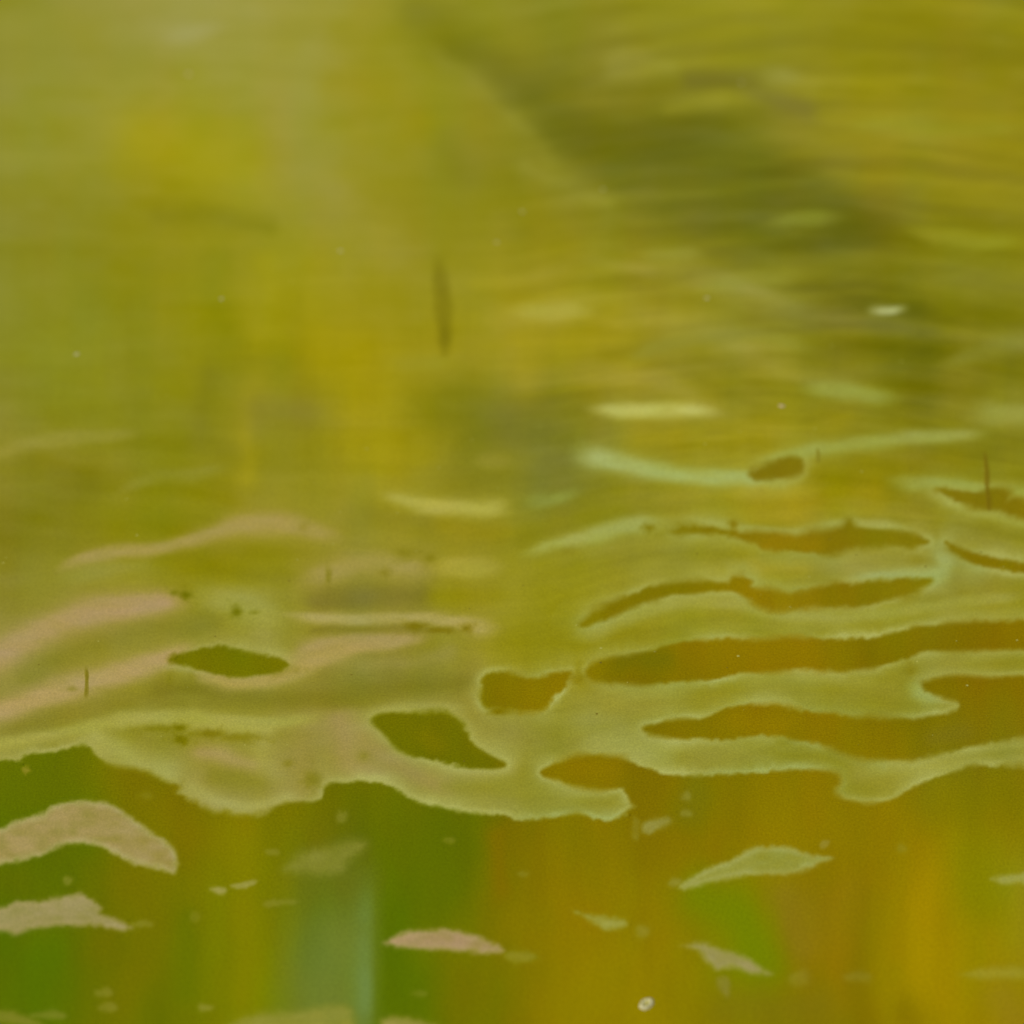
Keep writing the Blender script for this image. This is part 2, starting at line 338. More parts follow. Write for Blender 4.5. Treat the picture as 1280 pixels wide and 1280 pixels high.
# broad pigment clouds in the sheet, a painted upright reflection included: (path, half width, colour, strength)
CLOUD = [
    ([(520, 20), (570, 60), (640, 100), (700, 140)], 26, (112, 112, 22), .35),
    ([(560, 60), (640, 90), (700, 95)], 20, (118, 116, 24), .5),
    ([(700, 150), (780, 195), (860, 205), (960, 235), (1040, 270)], 36, (104, 104, 22), .4),
    ([(730, 170), (820, 160), (900, 170)], 22, (108, 106, 24), .5),
    ([(960, 250), (1040, 262), (1100, 280)], 20, (102, 100, 22), .45),
    ([(860, 100), (920, 104), (970, 120), (1010, 140)], 14, (118, 112, 40), .6),
    ([(1020, 320), (1060, 380), (1100, 430), (1130, 470)], 34, (118, 114, 20), .35),
    ([(560, 180), (580, 215)], 26, (130, 126, 38), .5),
    ([(700, 120), (760, 130), (830, 120)], 14, (134, 126, 22), .4),
    ([(550, 70), (600, 115), (650, 160), (690, 200)], 10, (148, 144, 44), .45),
    ([(660, 205), (710, 235), (760, 255)], 13, (150, 146, 50), .5),
    ([(770, 82), (800, 80), (830, 82)], 14, (152, 148, 56), .5),
    ([(980, 95), (1020, 108)], 12, (154, 148, 50), .4),
    ([(840, 140), (900, 128)], 9, (146, 140, 38), .4),
    ([(336, 330), (330, 380), (324, 440), (314, 520), (308, 590)], 17, (162, 151, 20), .5),  # upright yellow reflection, painted into the sheet colour
    ([(270, 330), (280, 420), (270, 500)], 20, (130, 130, 16), .45),
    ([(640, 380), (700, 400), (760, 400)], 20, (160, 146, 26), .5),
    ([(880, 500), (800, 545), (960, 545)], 22, (158, 144, 26), .5),
    ([(740, 470), (860, 470), (960, 455)], 22, (152, 142, 36), .5),
    ([(780, 640), (700, 640)], 14, (134, 128, 24), .5),
    ([(340, 120), (360, 180), (420, 240), (470, 290), (500, 320)], 24, (158, 150, 66), .3),
    ([(400, 60), (380, 100), (370, 150)], 26, (156, 152, 66), .4),
    ([(180, 170), (250, 190), (300, 200)], 40, (164, 154, 14), .55),
    ([(420, 110), (480, 110), (510, 150)], 24, (150, 140, 20), .5),
    ([(200, 270), (280, 270), (340, 285)], 13, (128, 124, 18), .5),
    ([(410, 430), (470, 480), (480, 560)], 38, (162, 148, 18), .6),
    ([(650, 470), (640, 500)], 24, (162, 146, 28), .5),
    ([(560, 510), (600, 520), (600, 580)], 46, (124, 122, 20), .75),
    ([(640, 530), (700, 560), (690, 600)], 38, (116, 116, 38), .8),
    ([(700, 500), (760, 540)], 26, (130, 126, 38), .4),
    ([(315, 455), (350, 460)], 22, (132, 128, 12), .6),
    ([(330, 515), (385, 515)], 26, (132, 124, 34), .65),
    ([(255, 540), (262, 470)], 18, (122, 120, 22), .6),
    ([(60, 570), (120, 580)], 28, (134, 124, 18), .5),
    ([(60, 640), (110, 610), (0, 660)], 24, (120, 116, 22), .45),
    ([(150, 645), (220, 650), (270, 645)], 16, (126, 126, 16), .4),
    ([(250, 710), (300, 700), (350, 705)], 15, (138, 132, 14), .5),
    ([(450, 640), (480, 645), (540, 655)], 15, (132, 124, 30), .5),
    ([(560, 660), (610, 668), (630, 660)], 14, (150, 136, 20), .5),
    ([(450, 640), (455, 600)], 12, (150, 142, 30), .4),
    ([(400, 745), (470, 748), (525, 745)], 18, (120, 112, 40), .75),
    ([(550, 745), (620, 745)], 17, (146, 138, 16), .6),
    ([(390, 786), (470, 790), (530, 787)], 5, (122, 114, 40), .6),
    ([(400, 850), (470, 845), (540, 850)], 22, (128, 124, 36), .6),
    ([(40, 845), (90, 815), (150, 795), (210, 785), (260, 775)], 15, (130, 126, 32), .8),
    ([(20, 905), (80, 895), (150, 880), (220, 865), (300, 870), (380, 880), (470, 875)], 12, (132, 124, 30), .75),
    ([(330, 790), (350, 830), (340, 860)], 18, (158, 150, 64), .45),
    ([(590, 830), (560, 870)], 14, (146, 138, 50), .4),
    ([(300, 950), (290, 985), (330, 990)], 20, (142, 134, 46), .6),
    ([(250, 940), (280, 945), (320, 955)], 12, (168, 148, 84), .8),
    ([(400, 970), (390, 930), (430, 900)], 22, (154, 140, 70), .4),
    ([(455, 920), (480, 945), (520, 970), (560, 985)], 14, (160, 140, 74), .6),
    ([(560, 985), (640, 990), (720, 1000), (770, 1000)], 9, (142, 138, 40), .7),
    ([(640, 920), (690, 930), (720, 925)], 14, (140, 134, 46), .5),
    ([(740, 900), (790, 925), (830, 945)], 22, (154, 160, 82), .4),
    ([(950, 770), (1050, 780), (1140, 768), (1250, 755)], 14, (148, 142, 34), .5),
    ([(800, 775), (880, 765)], 14, (148, 142, 28), .5),
    ([(760, 700), (820, 690), (900, 695)], 16, (144, 138, 38), .6),
    ([(940, 705), (1000, 712)], 10, (156, 144, 34), .7),
    ([(1040, 710), (1120, 705)], 14, (146, 142, 56), .5),
    ([(760, 880), (850, 872), (950, 862), (1080, 855)], 14, (148, 142, 42), .5),
    ([(940, 620), (1010, 635), (1090, 620)], 22, (158, 142, 20), .6),
    ([(800, 625), (720, 650), (660, 670)], 18, (134, 128, 22), .6),
    ([(1080, 580), (1150, 575), (1200, 580)], 14, (140, 130, 18), .5),
    ([(1190, 660), (1260, 680)], 12, (134, 130, 44), .5),
    ([(880, 540), (960, 535), (1050, 520)], 16, (152, 142, 24), .5),
    ([(600, 350), (640, 360), (700, 365)], 16, (162, 150, 32), .5),
    ([(640, 425), (700, 425), (760, 420)], 14, (160, 146, 26), .5),
    ([(610, 150), (640, 250), (650, 300)], 20, (134, 128, 22), .35),
    ([(940, 290), (1000, 300)], 10, (112, 116, 22), .4),
    ([(480, 300), (440, 320)], 26, (154, 146, 44), .4),
    ([(120, 920), (160, 945), (210, 968)], 16, (168, 166, 76), .75),
    ([(150, 905), (210, 898), (280, 902), (340, 910)], 9, (172, 168, 78), .7),
    ([(240, 985), (300, 1008), (360, 995)], 9, (168, 164, 80), .7),
    ([(330, 925), (340, 960)], 16, (164, 160, 76), .5),
    ([(270, 968), (330, 975)], 14, (134, 128, 34), .7),
    ([(60, 918), (150, 890), (230, 884)], 6, (126, 120, 24), .5),
    ([(200, 862), (300, 872), (420, 868), (540, 860), (580, 850)], 15, (124, 118, 28), .75),
    ([(380, 820), (460, 830), (560, 815)], 10, (150, 140, 62), .5),
    ([(-20, 925), (60, 905)], 6, (128, 120, 34), .5),
    ([(430, 905), (440, 950), (470, 975)], 16, (162, 142, 78), .65),
    ([(600, 905), (640, 915), (690, 912)], 12, (138, 132, 40), .5),
    ([(640, 960), (560, 965)], 8, (158, 148, 66), .5),
    ([(850, 945), (950, 945), (1020, 950)], 12, (140, 136, 40), .6),
    ([(1080, 970), (1150, 962), (1220, 945)], 12, (150, 146, 54), .5),
    ([(800, 880), (900, 868), (1000, 868), (1100, 868)], 10, (140, 134, 32), .6),
    ([(1150, 840), (1220, 830), (1290, 830)], 8, (144, 140, 44), .5),
    ([(820, 790), (900, 778), (1000, 785), (1100, 775), (1200, 762), (1300, 755)], 9, (140, 134, 30), .55),
    ([(760, 690), (850, 690), (900, 700)], 14, (140, 134, 34), .5),
    ([(1200, 330), (1160, 360), (1240, 400)], 26, (128, 124, 22), .4),
]
# pale folds of pushed up scum, some with ripple highlights painted in: label, colour, strength, path with half widths
FOLD = [
    ('fold with painted mint highlight sweeping down to the small eye shaped gap', (166, 178, 96), .78,
     [(700, 562, 5), (730, 570, 11), (765, 577, 12), (820, 588, 10), (870, 596, 9), (930, 598, 8), (985, 599, 5)]),
    (None, (160, 166, 76), .7, [(935, 588, 5), (960, 576, 6), (1000, 567, 8), (1060, 556, 8), (1130, 549, 8), (1200, 545, 6), (1250, 542, 4)]),
    (None, (162, 162, 66), .65, [(940, 602, 4), (975, 604, 6), (1003, 596, 6), (1014, 584, 5)]),
    ('short fold with a painted pale highlight', (186, 184, 92), .82, [(722, 511, 3), (770, 513, 8), (820, 513, 9), (862, 514, 8), (915, 519, 3)]),
    (None, (158, 166, 72), .65, [(985, 486, 4), (1030, 487, 8), (1070, 492, 9), (1110, 498, 7), (1140, 498, 3)]),  # ripple highlight painted along this fold
    (None, (176, 170, 66), .6, [(620, 388, 4), (660, 390, 8), (705, 388, 9), (760, 390, 5)]),
    (None, (178, 172, 72), .78, [(462, 615, 4), (500, 625, 8), (545, 633, 9), (600, 636, 9), (640, 633, 9), (655, 630, 3)]),
    (None, (146, 154, 66), .6, [(635, 632, 8), (670, 628, 8), (710, 618, 6), (740, 605, 4)]),
    (None, (148, 142, 44), .5, [(580, 578, 4), (615, 578, 9), (650, 576, 5)]),
    (None, (158, 164, 70), .7, [(1095, 603, 4), (1130, 605, 8), (1180, 603, 6), (1225, 610, 6), (1280, 614, 6), (1340, 622, 5)]),
    (None, (162, 162, 66), .65, [(1140, 608, 4), (1170, 619, 6), (1215, 636, 6), (1280, 652, 6), (1340, 664, 4)]),
    (None, (164, 168, 80), .8, [(640, 700, 4), (680, 684, 7), (720, 676, 8), (760, 664, 10), (800, 656, 10), (850, 655, 7)]),
    (None, (164, 166, 80), .6, [(850, 654, 6), (920, 660, 5), (985, 667, 5), (1040, 656, 5), (1105, 657, 5), (1150, 668, 6)]),
    ('mint green curl closing two long gaps', (158, 168, 88), .8, [(1145, 668, 5), (1175, 684, 9), (1182, 705, 11), (1165, 722, 9), (1120, 720, 6), (1050, 724, 5)]),
    (None, (168, 150, 78), .75, [(60, 722, 3), (100, 700, 6), (150, 690, 7), (200, 686, 7), (250, 672, 8), (300, 658, 12), (350, 655, 12), (395, 664, 9), (440, 678, 6)]),
    ('pinkish tan fold near the left edge, upper of two', (172, 148, 90), .92, [(-60, 850, 14), (0, 820, 15), (50, 790, 17), (110, 768, 16), (180, 756, 15), (225, 752, 10), (250, 750, 5)]),
    (None, (160, 158, 70), .7, [(225, 748, 6), (270, 748, 14), (310, 758, 18), (345, 776, 16), (360, 800, 10)]),
    ('pinkish tan fold near the left edge, lower of two', (174, 152, 88), .92, [(-60, 905, 9), (0, 890, 12), (60, 868, 13), (120, 850, 13), (170, 836, 12), (215, 820, 9), (255, 805, 6)]),
    (None, (170, 152, 78), .85, [(225, 838, 5), (280, 852, 7), (330, 850, 8), (370, 838, 9), (410, 820, 8), (470, 806, 7), (540, 800, 5)]),
    (None, (164, 150, 76), .7, [(356, 734, 6), (410, 716, 12), (460, 704, 13), (520, 712, 11), (560, 716, 6)]),
    (None, (170, 160, 58), .75, [(515, 700, 5), (560, 708, 10), (600, 710, 11), (645, 706, 6)]),
    (None, (170, 158, 82), .85, [(340, 768, 4), (410, 774, 6), (470, 774, 6), (540, 774, 7), (610, 786, 9), (640, 792, 4)]),
    (None, (166, 148, 80), .8, [(350, 840, 7), (380, 815, 8), (430, 802, 8), (490, 800, 8), (550, 794, 6)]),
    (None, (164, 160, 66), .75, [(-60, 938, 7), (0, 930, 7), (60, 920, 6), (120, 905, 7), (180, 896, 8), (250, 898, 7), (330, 904, 6), (420, 895, 5)]),
    (None, (162, 158, 68), .65, [(440, 898, 5), (480, 888, 7), (540, 886, 7), (600, 890, 6)]),
    (None, (158, 150, 62), .5, [(-40, 580, 6), (0, 568, 8), (40, 554, 8), (110, 546, 8), (190, 542, 5)]),
    (None, (164, 160, 90), .5, [(185, 52, 3), (225, 46, 9), (265, 36, 8), (300, 26, 4)]),
    (None, (136, 142, 46), .6, [(940, 284, 3), (985, 276, 8), (1030, 272, 8), (1070, 276, 4)]),
    (None, (156, 154, 62), .5, [(790, 322, 3), (830, 318, 7), (865, 318, 6), (900, 324, 3)]),
    (None, (152, 150, 50), .5, [(860, 368, 3), (900, 356, 8), (960, 350, 9), (1020, 348, 6)]),
    ('short fold with a painted bright highlight on dark olive scum', (184, 190, 118), .8, [(1076, 386, 2), (1090, 387, 4), (1104, 388, 4), (1140, 386, 3)]),
    (None, (156, 156, 66), .7, [(1196, 522, 5), (1225, 518, 12), (1270, 518, 12), (1330, 520, 6)]),
    (None, (140, 140, 52), .5, [(1160, 462, 5), (1210, 446, 9), (1260, 434, 10), (1320, 424, 6)]),
    (None, (150, 148, 52), .45, [(770, 460, 4), (820, 436, 8), (880, 420, 9), (950, 420, 8), (1030, 440, 5)]),
    (None, (156, 154, 40), .5, [(1120, 280, 4), (1170, 296, 9), (1230, 304, 8), (1300, 298, 6)]),
    (None, (152, 150, 40), .45, [(1040, 158, 4), (1110, 156, 8), (1190, 162, 8), (1300, 160, 5)]),
    (None, (154, 150, 62), .5, [(1010, 100, 4), (980, 98, 8), (940, 92, 8)]),
    (None, (156, 148, 40), .5, [(590, 440, 4), (560, 452, 6), (520, 455, 9), (470, 452, 6)]),
    (None, (146, 142, 52), .5, [(130, 628, 4), (180, 600, 7), (240, 594, 8), (300, 580, 6)]),
    (None, (150, 146, 58), .55, [(60, 730, 4), (95, 720, 9), (140, 712, 8), (200, 708, 4)]),
    (None, (162, 162, 70), .5, [(700, 800, 4), (740, 792, 8), (790, 770, 8), (850, 754, 7), (920, 756, 7), (1000, 772, 6), (1080, 772, 6), (1180, 756, 6), (1300, 742, 5)]),
    (None, (160, 162, 76), .55, [(700, 940, 5), (750, 930, 10), (800, 940, 12), (850, 955, 6)]),
    (None, (158, 168, 86), .6, [(1130, 846, 8), (1160, 872, 10), (1185, 884, 7)]),
]


# ------------------------------------------------------------------ fields
def stroke_field(path, U, V, wd=None, soft=3.0):
    """0..1 closeness to a polyline; path points carry their own half width when wd is None"""
    P = spline(path, False, 12)
    res = np.zeros(U.shape)
    wmax = (wd if wd else P[:, 2].max()) * soft * 1.3
    m = (U > P[:, 0].min() - wmax) & (U < P[:, 0].max() + wmax) & (V > P[:, 1].min() - wmax) & (V < P[:, 1].max() + wmax)
    u = U[m]; v = V[m]
    if u.size == 0:
        return res
    best = np.full(u.shape, 99.0)
    arc = np.concatenate([[0], np.cumsum(np.hypot(*np.diff(P[:, :2], axis=0).T))])
    along = np.zeros(u.shape)
    for i in range(len(P) - 1):
        ax, ay = P[i, :2]; bx, by = P[i + 1, :2]
        dx, dy = bx - ax, by - ay
        t = np.clip(((u - ax) * dx + (v - ay) * dy) / (dx * dx + dy * dy + 1e-9), 0, 1)
        ww = wd if wd else 1.25 * np.maximum(P[i, 2] + (P[i + 1, 2] - P[i, 2]) * t, 1.0)
        d = np.hypot(u - ax - t * dx, v - ay - t * dy) / ww
        near = d < best
        along[near] = (arc[i] + (arc[i + 1] - arc[i]) * t)[near]
        np.minimum(best, d, out=best)
    fade = 1.0
    if wd is None:
        q = min(50, arc[-1] * .42)
        fade = smooth(0, q, along) * smooth(0, q, arc[-1] - along)
    res[m] = (np.exp(-best ** 2 * 0.9) if wd else (.8 * np.exp(-best ** 2.6 * 1.1) + .2 * np.exp(-best ** 2 * .28))) * fade
    return res


def streaks(U, V):
    """fine brushed streaks that follow the drift: level on the left, arching on the right"""
    bend = 26 * np.sin((U - 560) / 210.0) * smooth(520, 800, U) + 16 * np.sin(U / 170.0 + 1.2) * smooth(500, 700, V)
    W = V + bend + 10 * noise(U, V, 260, 140, 5, 2)
    a = noise(U, W, 190, 15, 21, 3)
    b = noise(U, W, 90, 6, 31, 2)
    return a, b


def film_colour(U, V, edge):
    low = (smooth(560, 700, U) * smooth(720, 800, V))[..., None]
    C = grid_map(FU, FV, FC, U + 34 * noise(U, V, 130, 80, 50), V + 26 * noise(U, V, 130, 60, 51))
    C = C * (1 - .055 * low) - np.array((0, 0, 9.)) * low
    for path, wd, col, k in CLOUD:
        wu = U + 10 * noise(U, V, 60, 30, 60, 2); wv = V + 8 * noise(U, V, 60, 30, 61, 2)
        s = stroke_field(path, wu, wv, wd)[..., None] * k
        C = C * (1 - s) + np.array(col, float) * s
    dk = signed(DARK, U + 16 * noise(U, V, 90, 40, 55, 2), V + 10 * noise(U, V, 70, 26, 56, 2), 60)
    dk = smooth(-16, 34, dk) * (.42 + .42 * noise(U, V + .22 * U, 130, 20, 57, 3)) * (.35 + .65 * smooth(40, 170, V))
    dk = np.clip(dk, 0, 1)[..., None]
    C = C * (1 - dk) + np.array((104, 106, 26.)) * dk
    a, b = streaks(U, V)
    bend = 24 * np.sin((U - 500) / 150.0) + 26 * noise(U, V, 200, 120, 5, 2) - .10 * (U - 800)
    band = noise(U, V + bend, 300, 30, 58, 2)
    rip = noise(U, V + 34 * np.cos((U - 1060) / 190.0) + 8 * noise(U, V, 120, 60, 82, 2), 260, 17, 83, 2)
    C = C * (1 + .08 * rip * smooth(700, 900, U) * smooth(560, 420, V))[..., None]  # ripple highlights painted as lighter and darker bands
    zone = smooth(560, 720, U) * smooth(230, 300, V) * smooth(640, 560, V) + .8 * smooth(420, 300, U) * smooth(520, 580, V) * smooth(780, 720, V)
    C = C * (1 + .075 * band * zone)[..., None]
    C[..., 2] += 16 * np.clip(band, -.3, 1) * zone
    amt = (0.35 + 0.65 * smooth(520, 800, U)) * (1 - 0.5 * smooth(600, 850, V))
    g = 1 + amt * (0.055 * a + 0.03 * b) + .02 * noise(U, V + .3 * U, 60, 9, 81, 3) * smooth(560, 760, U)
    lump = noise(U, V, 70, 40, 77, 3)
    g = g + 0.035 * noise(U, V, 34, 240, 80, 3) * smooth(230, 420, V)  # upright bands imitating reflections across the film
    C = C * (g + 0.022 * lump)[..., None]
    C[..., 2] += 10 * lump + 8 * a * amt + 4 * noise(U, V, 40, 90, 78, 2)
    C[..., 0] += 3.5 * noise(U, V, 50, 160, 79, 2)
    # pale crust at the torn edges
    wv = np.clip(.5 + .9 * noise(U, V, 80, 26, 90, 2), 0, 1)
    rim = np.where(edge < 6, 1, np.exp(-((edge - 6) / (4 + 9 * wv)))) * (0.38 + 0.62 * np.clip(.55 + 1.0 * noise(U, V, 60, 40, 91, 2), 0, 1)) * (edge < 39)
    rim = np.clip(rim, 0, 1)[..., None]
    left = smooth(480, 300, U)[..., None]
    rc = np.array((174, 176, 92.)) * (1 - left) + np.array((166, 164, 82.)) * left
    mint = (smooth(0.05, 0.5, noise(U, V, 120, 80, 93, 2)) * smooth(560, 720, U))[..., None]
    rc = rc * (1 - mint * .7) + np.array((158, 170, 90.)) * mint * .7
    C = C * (1 - rim * .9) + rc * rim * .9
    return np.clip(C, 0, 255)


def water_colour(U, V):
    uu = U + 8 * noise(U, V, 40, 300, 40, 2) + 26 * noise(U, V, 110, 150, 39, 2)
    C = grid_map(WU, WV, WC, uu, V + 30 * noise(U, V, 60, 160, 41, 2), 12)
    s = noise(U, V, 24, 190, 42, 3)  # narrow upright streaks imitating reflected trees
    t = noise(U, V, 60, 150, 44, 3)
    C = C * (1 + 0.03 * s + 0.045 * t)[..., None]
    C[..., 1] += 4.0 * noise(U, V, 34, 90, 45, 3)
    C[..., 0] += 5.0 * noise(U, V, 50, 80, 48, 3)
    C[..., 2] += 3.0 * noise(U, V, 90, 90, 46, 2)
    for path, wd, col, k in WCLOUD:
        sf = stroke_field(path, U + 8 * noise(U, V, 40, 60, 60, 2), V + 10 * noise(U, V, 40, 60, 61, 2), wd)[..., None] * k
        C = C * (1 - sf) + np.array(col, float) * sf
    # pale green upright reflection streak, painted into the water colour
    p = np.exp(-((U - 457 - 3 * noise(U, V, 40, 60, 47)) / 15.0) ** 2) * smooth(1070, 1170, V) * smooth(1500, 1330, V)
    p = p * np.where(U > 462, np.exp(-((U - 462) / 6.0) ** 2), 1)
    p = (p * (.6 + .5 * noise(U, V, 60, 40, 49, 2)))[..., None]
    C = C * (1 - p) + np.array((112, 136, 64.)) * p
    return np.clip(C, 0, 255)


def film_edge(U, V):
    """how far inside the sheet a point lies (traced outline, then frayed)"""
    e = signed(SHORE, U, V, 40)
    e[V < 900] = np.maximum(e[V < 900], 40)
    for h in HOLES:
        e = np.minimum(e, -signed(h, U, V, 40))
    e = np.minimum(e, 40)
    fray = 2.6 * noise(U, V, 7, 6, 11, 3) + 1.6 * noise(U, V, 26, 16, 12, 2)
    return e + 1.2 + fray * (1 + .8 * noise(U, V, 70, 50, 13, 2))


def thin_field(U, V):
    t = np.zeros(U.shape)
    for u, v, ru, rv, k in THIN:
        d = ((U - u) / ru) ** 2 + ((V - v) / rv) ** 2
        t = np.maximum(t, k * np.exp(-d * .8 * (1 + .9 * noise(U, V, 7, 6, 15, 2))))
    return np.clip(t, 0, .95)


T_FILM = 0.00006
def film_height(U, V, edge):
    h = T_FILM * smooth(-1, 14, edge) + 0.00002
    return h + 0.00003 * (noise(U, V, 80, 30, 17, 3) + 1) * smooth(0, 30, edge)


# ------------------------------------------------------------------ mesh helpers
def mesh_object(name, co, faces, colour, dens, mat, parent=None):
    me = bpy.data.meshes.new(name)
    me.vertices.add(len(co)); me.vertices.foreach_set('co', co.astype(np.float32).ravel())
    me.loops.add(faces.size); me.loops.foreach_set('vertex_index', faces.astype(np.int32).ravel())
    me.polygons.add(len(faces))
    me.polygons.foreach_set('loop_start', np.arange(0, faces.size, faces.shape[1], dtype=np.int32))
    me.polygons.foreach_set('use_smooth', np.ones(len(faces), dtype=bool))
    a = me.color_attributes.new('tint', 'FLOAT_COLOR', 'POINT')
    rgba = np.ones((len(co), 4), np.float32)
    rgba[:, :3] = np.clip((lin(colour) - SHEEN) / np.array(WHITE), 0, .85)
    a.data.foreach_set('color', rgba.ravel())
    d = me.attributes.new('cover', 'FLOAT', 'POINT')
    d.data.foreach_set('value', dens.astype(np.float32))
    me.update(calc_edges=True)
    me.materials.append(mat)
    o = bpy.data.objects.new(name, me)
    COL.objects.link(o)
    if parent:
        o.parent = parent
    return o


def axis_px(lo, hi, step, out, grow=1.35):
    mid = np.arange(lo, hi + step, step)
    a = [lo]; s = step
    while a[-1] > out[0]:
        s *= grow; a.append(a[-1] - s)
    b = [mid[-1]]; s = step
    while b[-1] < out[1]:
        s *= grow; b.append(b[-1] + s)
    return np.concatenate([np.array(a[1:][::-1]), mid, np.array(b[1:])])


def lattice(us, vs):
    U, V = np.meshgrid(us, vs)
    n, m = U.shape
    i = np.arange(n * m).reshape(n, m)
    F = np.stack([i[1:, :-1], i[1:, 1:], i[:-1, 1:], i[:-1, :-1]], -1).reshape(-1, 4)
    return U, V, F


# ------------------------------------------------------------------ materials
def tint_material(name, rough, spec, grain, grain_scale, bump, bump_scale, stretch=(1, 1, 1), coat=0.0):
    m = bpy.data.materials.new(name)
    m.use_nodes = True
    N = m.node_tree.nodes; L = m.node_tree.links
    bs = N['Principled BSDF']; outn = N['Material Output']
    at = N.new('ShaderNodeAttribute'); at.attribute_name = 'tint'
    tc = N.new('ShaderNodeTexCoord')
    n1 = N.new('ShaderNodeTexNoise'); n1.inputs['Scale'].default_value = grain_scale
    n1.inputs['Detail'].default_value = 3; n1.inputs['Roughness'].default_value = .7
    L.new(tc.outputs['Object'], n1.inputs['Vector'])
    mr = N.new('ShaderNodeMapRange')
    mr.inputs['From Min'].default_value = .2; mr.inputs['From Max'].default_value = .8
    mr.inputs['To Min'].default_value = 1 - grain; mr.inputs['To Max'].default_value = 1 + grain
    L.new(n1.outputs['Fac'], mr.inputs['Value'])
    mx = N.new('ShaderNodeVectorMath'); mx.operation = 'SCALE'
    L.new(at.outputs['Color'], mx.inputs[0]); L.new(mr.outputs[0], mx.inputs['Scale'])
    L.new(mx.outputs[0], bs.inputs['Base Color'])
    bs.inputs['Roughness'].default_value = rough
    bs.inputs['Specular IOR Level'].default_value = spec
    bs.inputs['Coat Weight'].default_value = coat
    bs.inputs['Coat Roughness'].default_value = .15
    mp = N.new('ShaderNodeMapping'); mp.inputs['Scale'].default_value = stretch
    L.new(tc.outputs['Object'], mp.inputs['Vector'])
    n2 = N.new('ShaderNodeTexNoise'); n2.inputs['Scale'].default_value = bump_scale; n2.inputs['Detail'].default_value = 4
    L.new(mp.outputs[0], n2.inputs['Vector'])
    bp = N.new('ShaderNodeBump'); bp.inputs['Strength'].default_value = bump; bp.inputs['Distance'].default_value = .001
    L.new(n2.outputs['Fac'], bp.inputs['Height'])
    L.new(bp.outputs[0], bs.inputs['Normal'])
    return m


M_WATER = tint_material('murky_water', .15, .05, .34, 1500, .10, 45, (.6, 1.6, 1))
M_SCUM = tint_material('scum_skin', .6, .05, .22, 1500, .12, 260, (.5, 1.5, 1))
M_FOLD = tint_material('fold_skin', .6, .05, .22, 1500, .1, 260, (.5, 1.5, 1))


def plain(name, col, rough=.6, spec=.3):
    m = bpy.data.materials.new(name); m.use_nodes = True
    N = m.node_tree.nodes; L = m.node_tree.links
    bs = N['Principled BSDF']
    n = N.new('ShaderNodeTexNoise'); n.inputs['Scale'].default_value = 700
    r = N.new('ShaderNodeValToRGB')
    c = lin(col) / np.array(WHITE)
    c = c * min(1, .75 / c.max())
    r.color_ramp.elements[0].position = .3; r.color_ramp.elements[1].position = .7
    r.color_ramp.elements[0].color = (*(np.clip(c * .8, 0, .9)), 1); r.color_ramp.elements[1].color = (*(np.clip(c * 1.15, 0, .9)), 1)
    tc = N.new('ShaderNodeTexCoord'); L.new(tc.outputs['Object'], n.inputs['Vector'])
    L.new(n.outputs['Fac'], r.inputs[0]); L.new(r.outputs[0], bs.inputs['Base Color'])
    bs.inputs['Roughness'].default_value = rough; bs.inputs['Specular IOR Level'].default_value = spec
    return m


# ------------------------------------------------------------------ the water, one sheet to the far shore
us = axis_px(-40, 1320, 5, (-1500, 2800)); vs = axis_px(700, 1450, 5, (-1150, 2300))
U, V, F = lattice(us, vs)
V = np.clip(V, -1560, 2500)
gx, gy = ground(U.ravel(), V.ravel())
co = np.stack([gx, gy, np.zeros(U.size)], 1)
cw = water_colour(U.ravel(), V.ravel())
# the outermost ring runs out to the distance
n, m = U.shape
P = co.reshape(n, m, 3)
P[:, 0, 0] = -60; P[:, -1, 0] = 60; P[0, :, 1] = 120; P[-1, :, 1] = -60
water = mesh_object('water', P.reshape(-1, 3), F, cw, np.ones(U.size), M_WATER)
water['kind'] = 'structure'

# ------------------------------------------------------------------ the scum sheet
def prune(F, keep):
    F = F[keep[F].any(1)]
    used = np.unique(F); new = np.full(len(keep), -1); new[used] = np.arange(len(used))
    return used, new[F]


us = axis_px(-24, 1304, 2.0, (-800, 2000), 1.25); vs = axis_px(-24, 1052, 2.0, (-900, 1080), 1.25)
U, V, F = lattice(us, vs)
E = film_edge(U, V)
e = np.maximum(E, 0)
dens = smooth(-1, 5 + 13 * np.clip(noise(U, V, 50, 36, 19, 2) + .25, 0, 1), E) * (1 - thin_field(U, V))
skin = film_colour(U, V, e)
FOLDS = []
for label, col, k, path in FOLD:
    wu = U + 3.5 * noise(U, V, 30, 12, 70, 3); wv = V + 3.0 * noise(U, V, 30, 10, 71, 3)
    q = np.array([a[:2] for a in path])
    i0, i1 = np.searchsorted(us, (q[:, 0].min() - 50, q[:, 0].max() + 50)); j0, j1 = np.searchsorted(vs, (q[:, 1].min() - 50, q[:, 1].max() + 50))
    sl = (slice(j0, j1), slice(i0, i1))
    f = stroke_field(path, wu[sl], wv[sl])
    d = np.clip(f * min(1, k * 1.12) * (1 + .2 * noise(U[sl], V[sl], 26, 9, 73, 3)), 0, 1)[..., None]
    c = np.array(col, float) + np.stack([4 * noise(U[sl], V[sl], 50, 30, 75, 2), 0 * f, 8 * noise(U[sl], V[sl], 60, 20, 74, 2)], -1)
    skin[sl] = skin[sl] * (1 - d) + c * d
    FOLDS.append((label, sl, f))
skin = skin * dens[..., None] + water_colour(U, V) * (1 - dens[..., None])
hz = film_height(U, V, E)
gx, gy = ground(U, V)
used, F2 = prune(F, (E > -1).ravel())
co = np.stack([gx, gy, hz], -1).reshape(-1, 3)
sheet = mesh_object('scum_sheet', co[used], F2, skin.reshape(-1, 3)[used], dens.ravel()[used], M_SCUM)
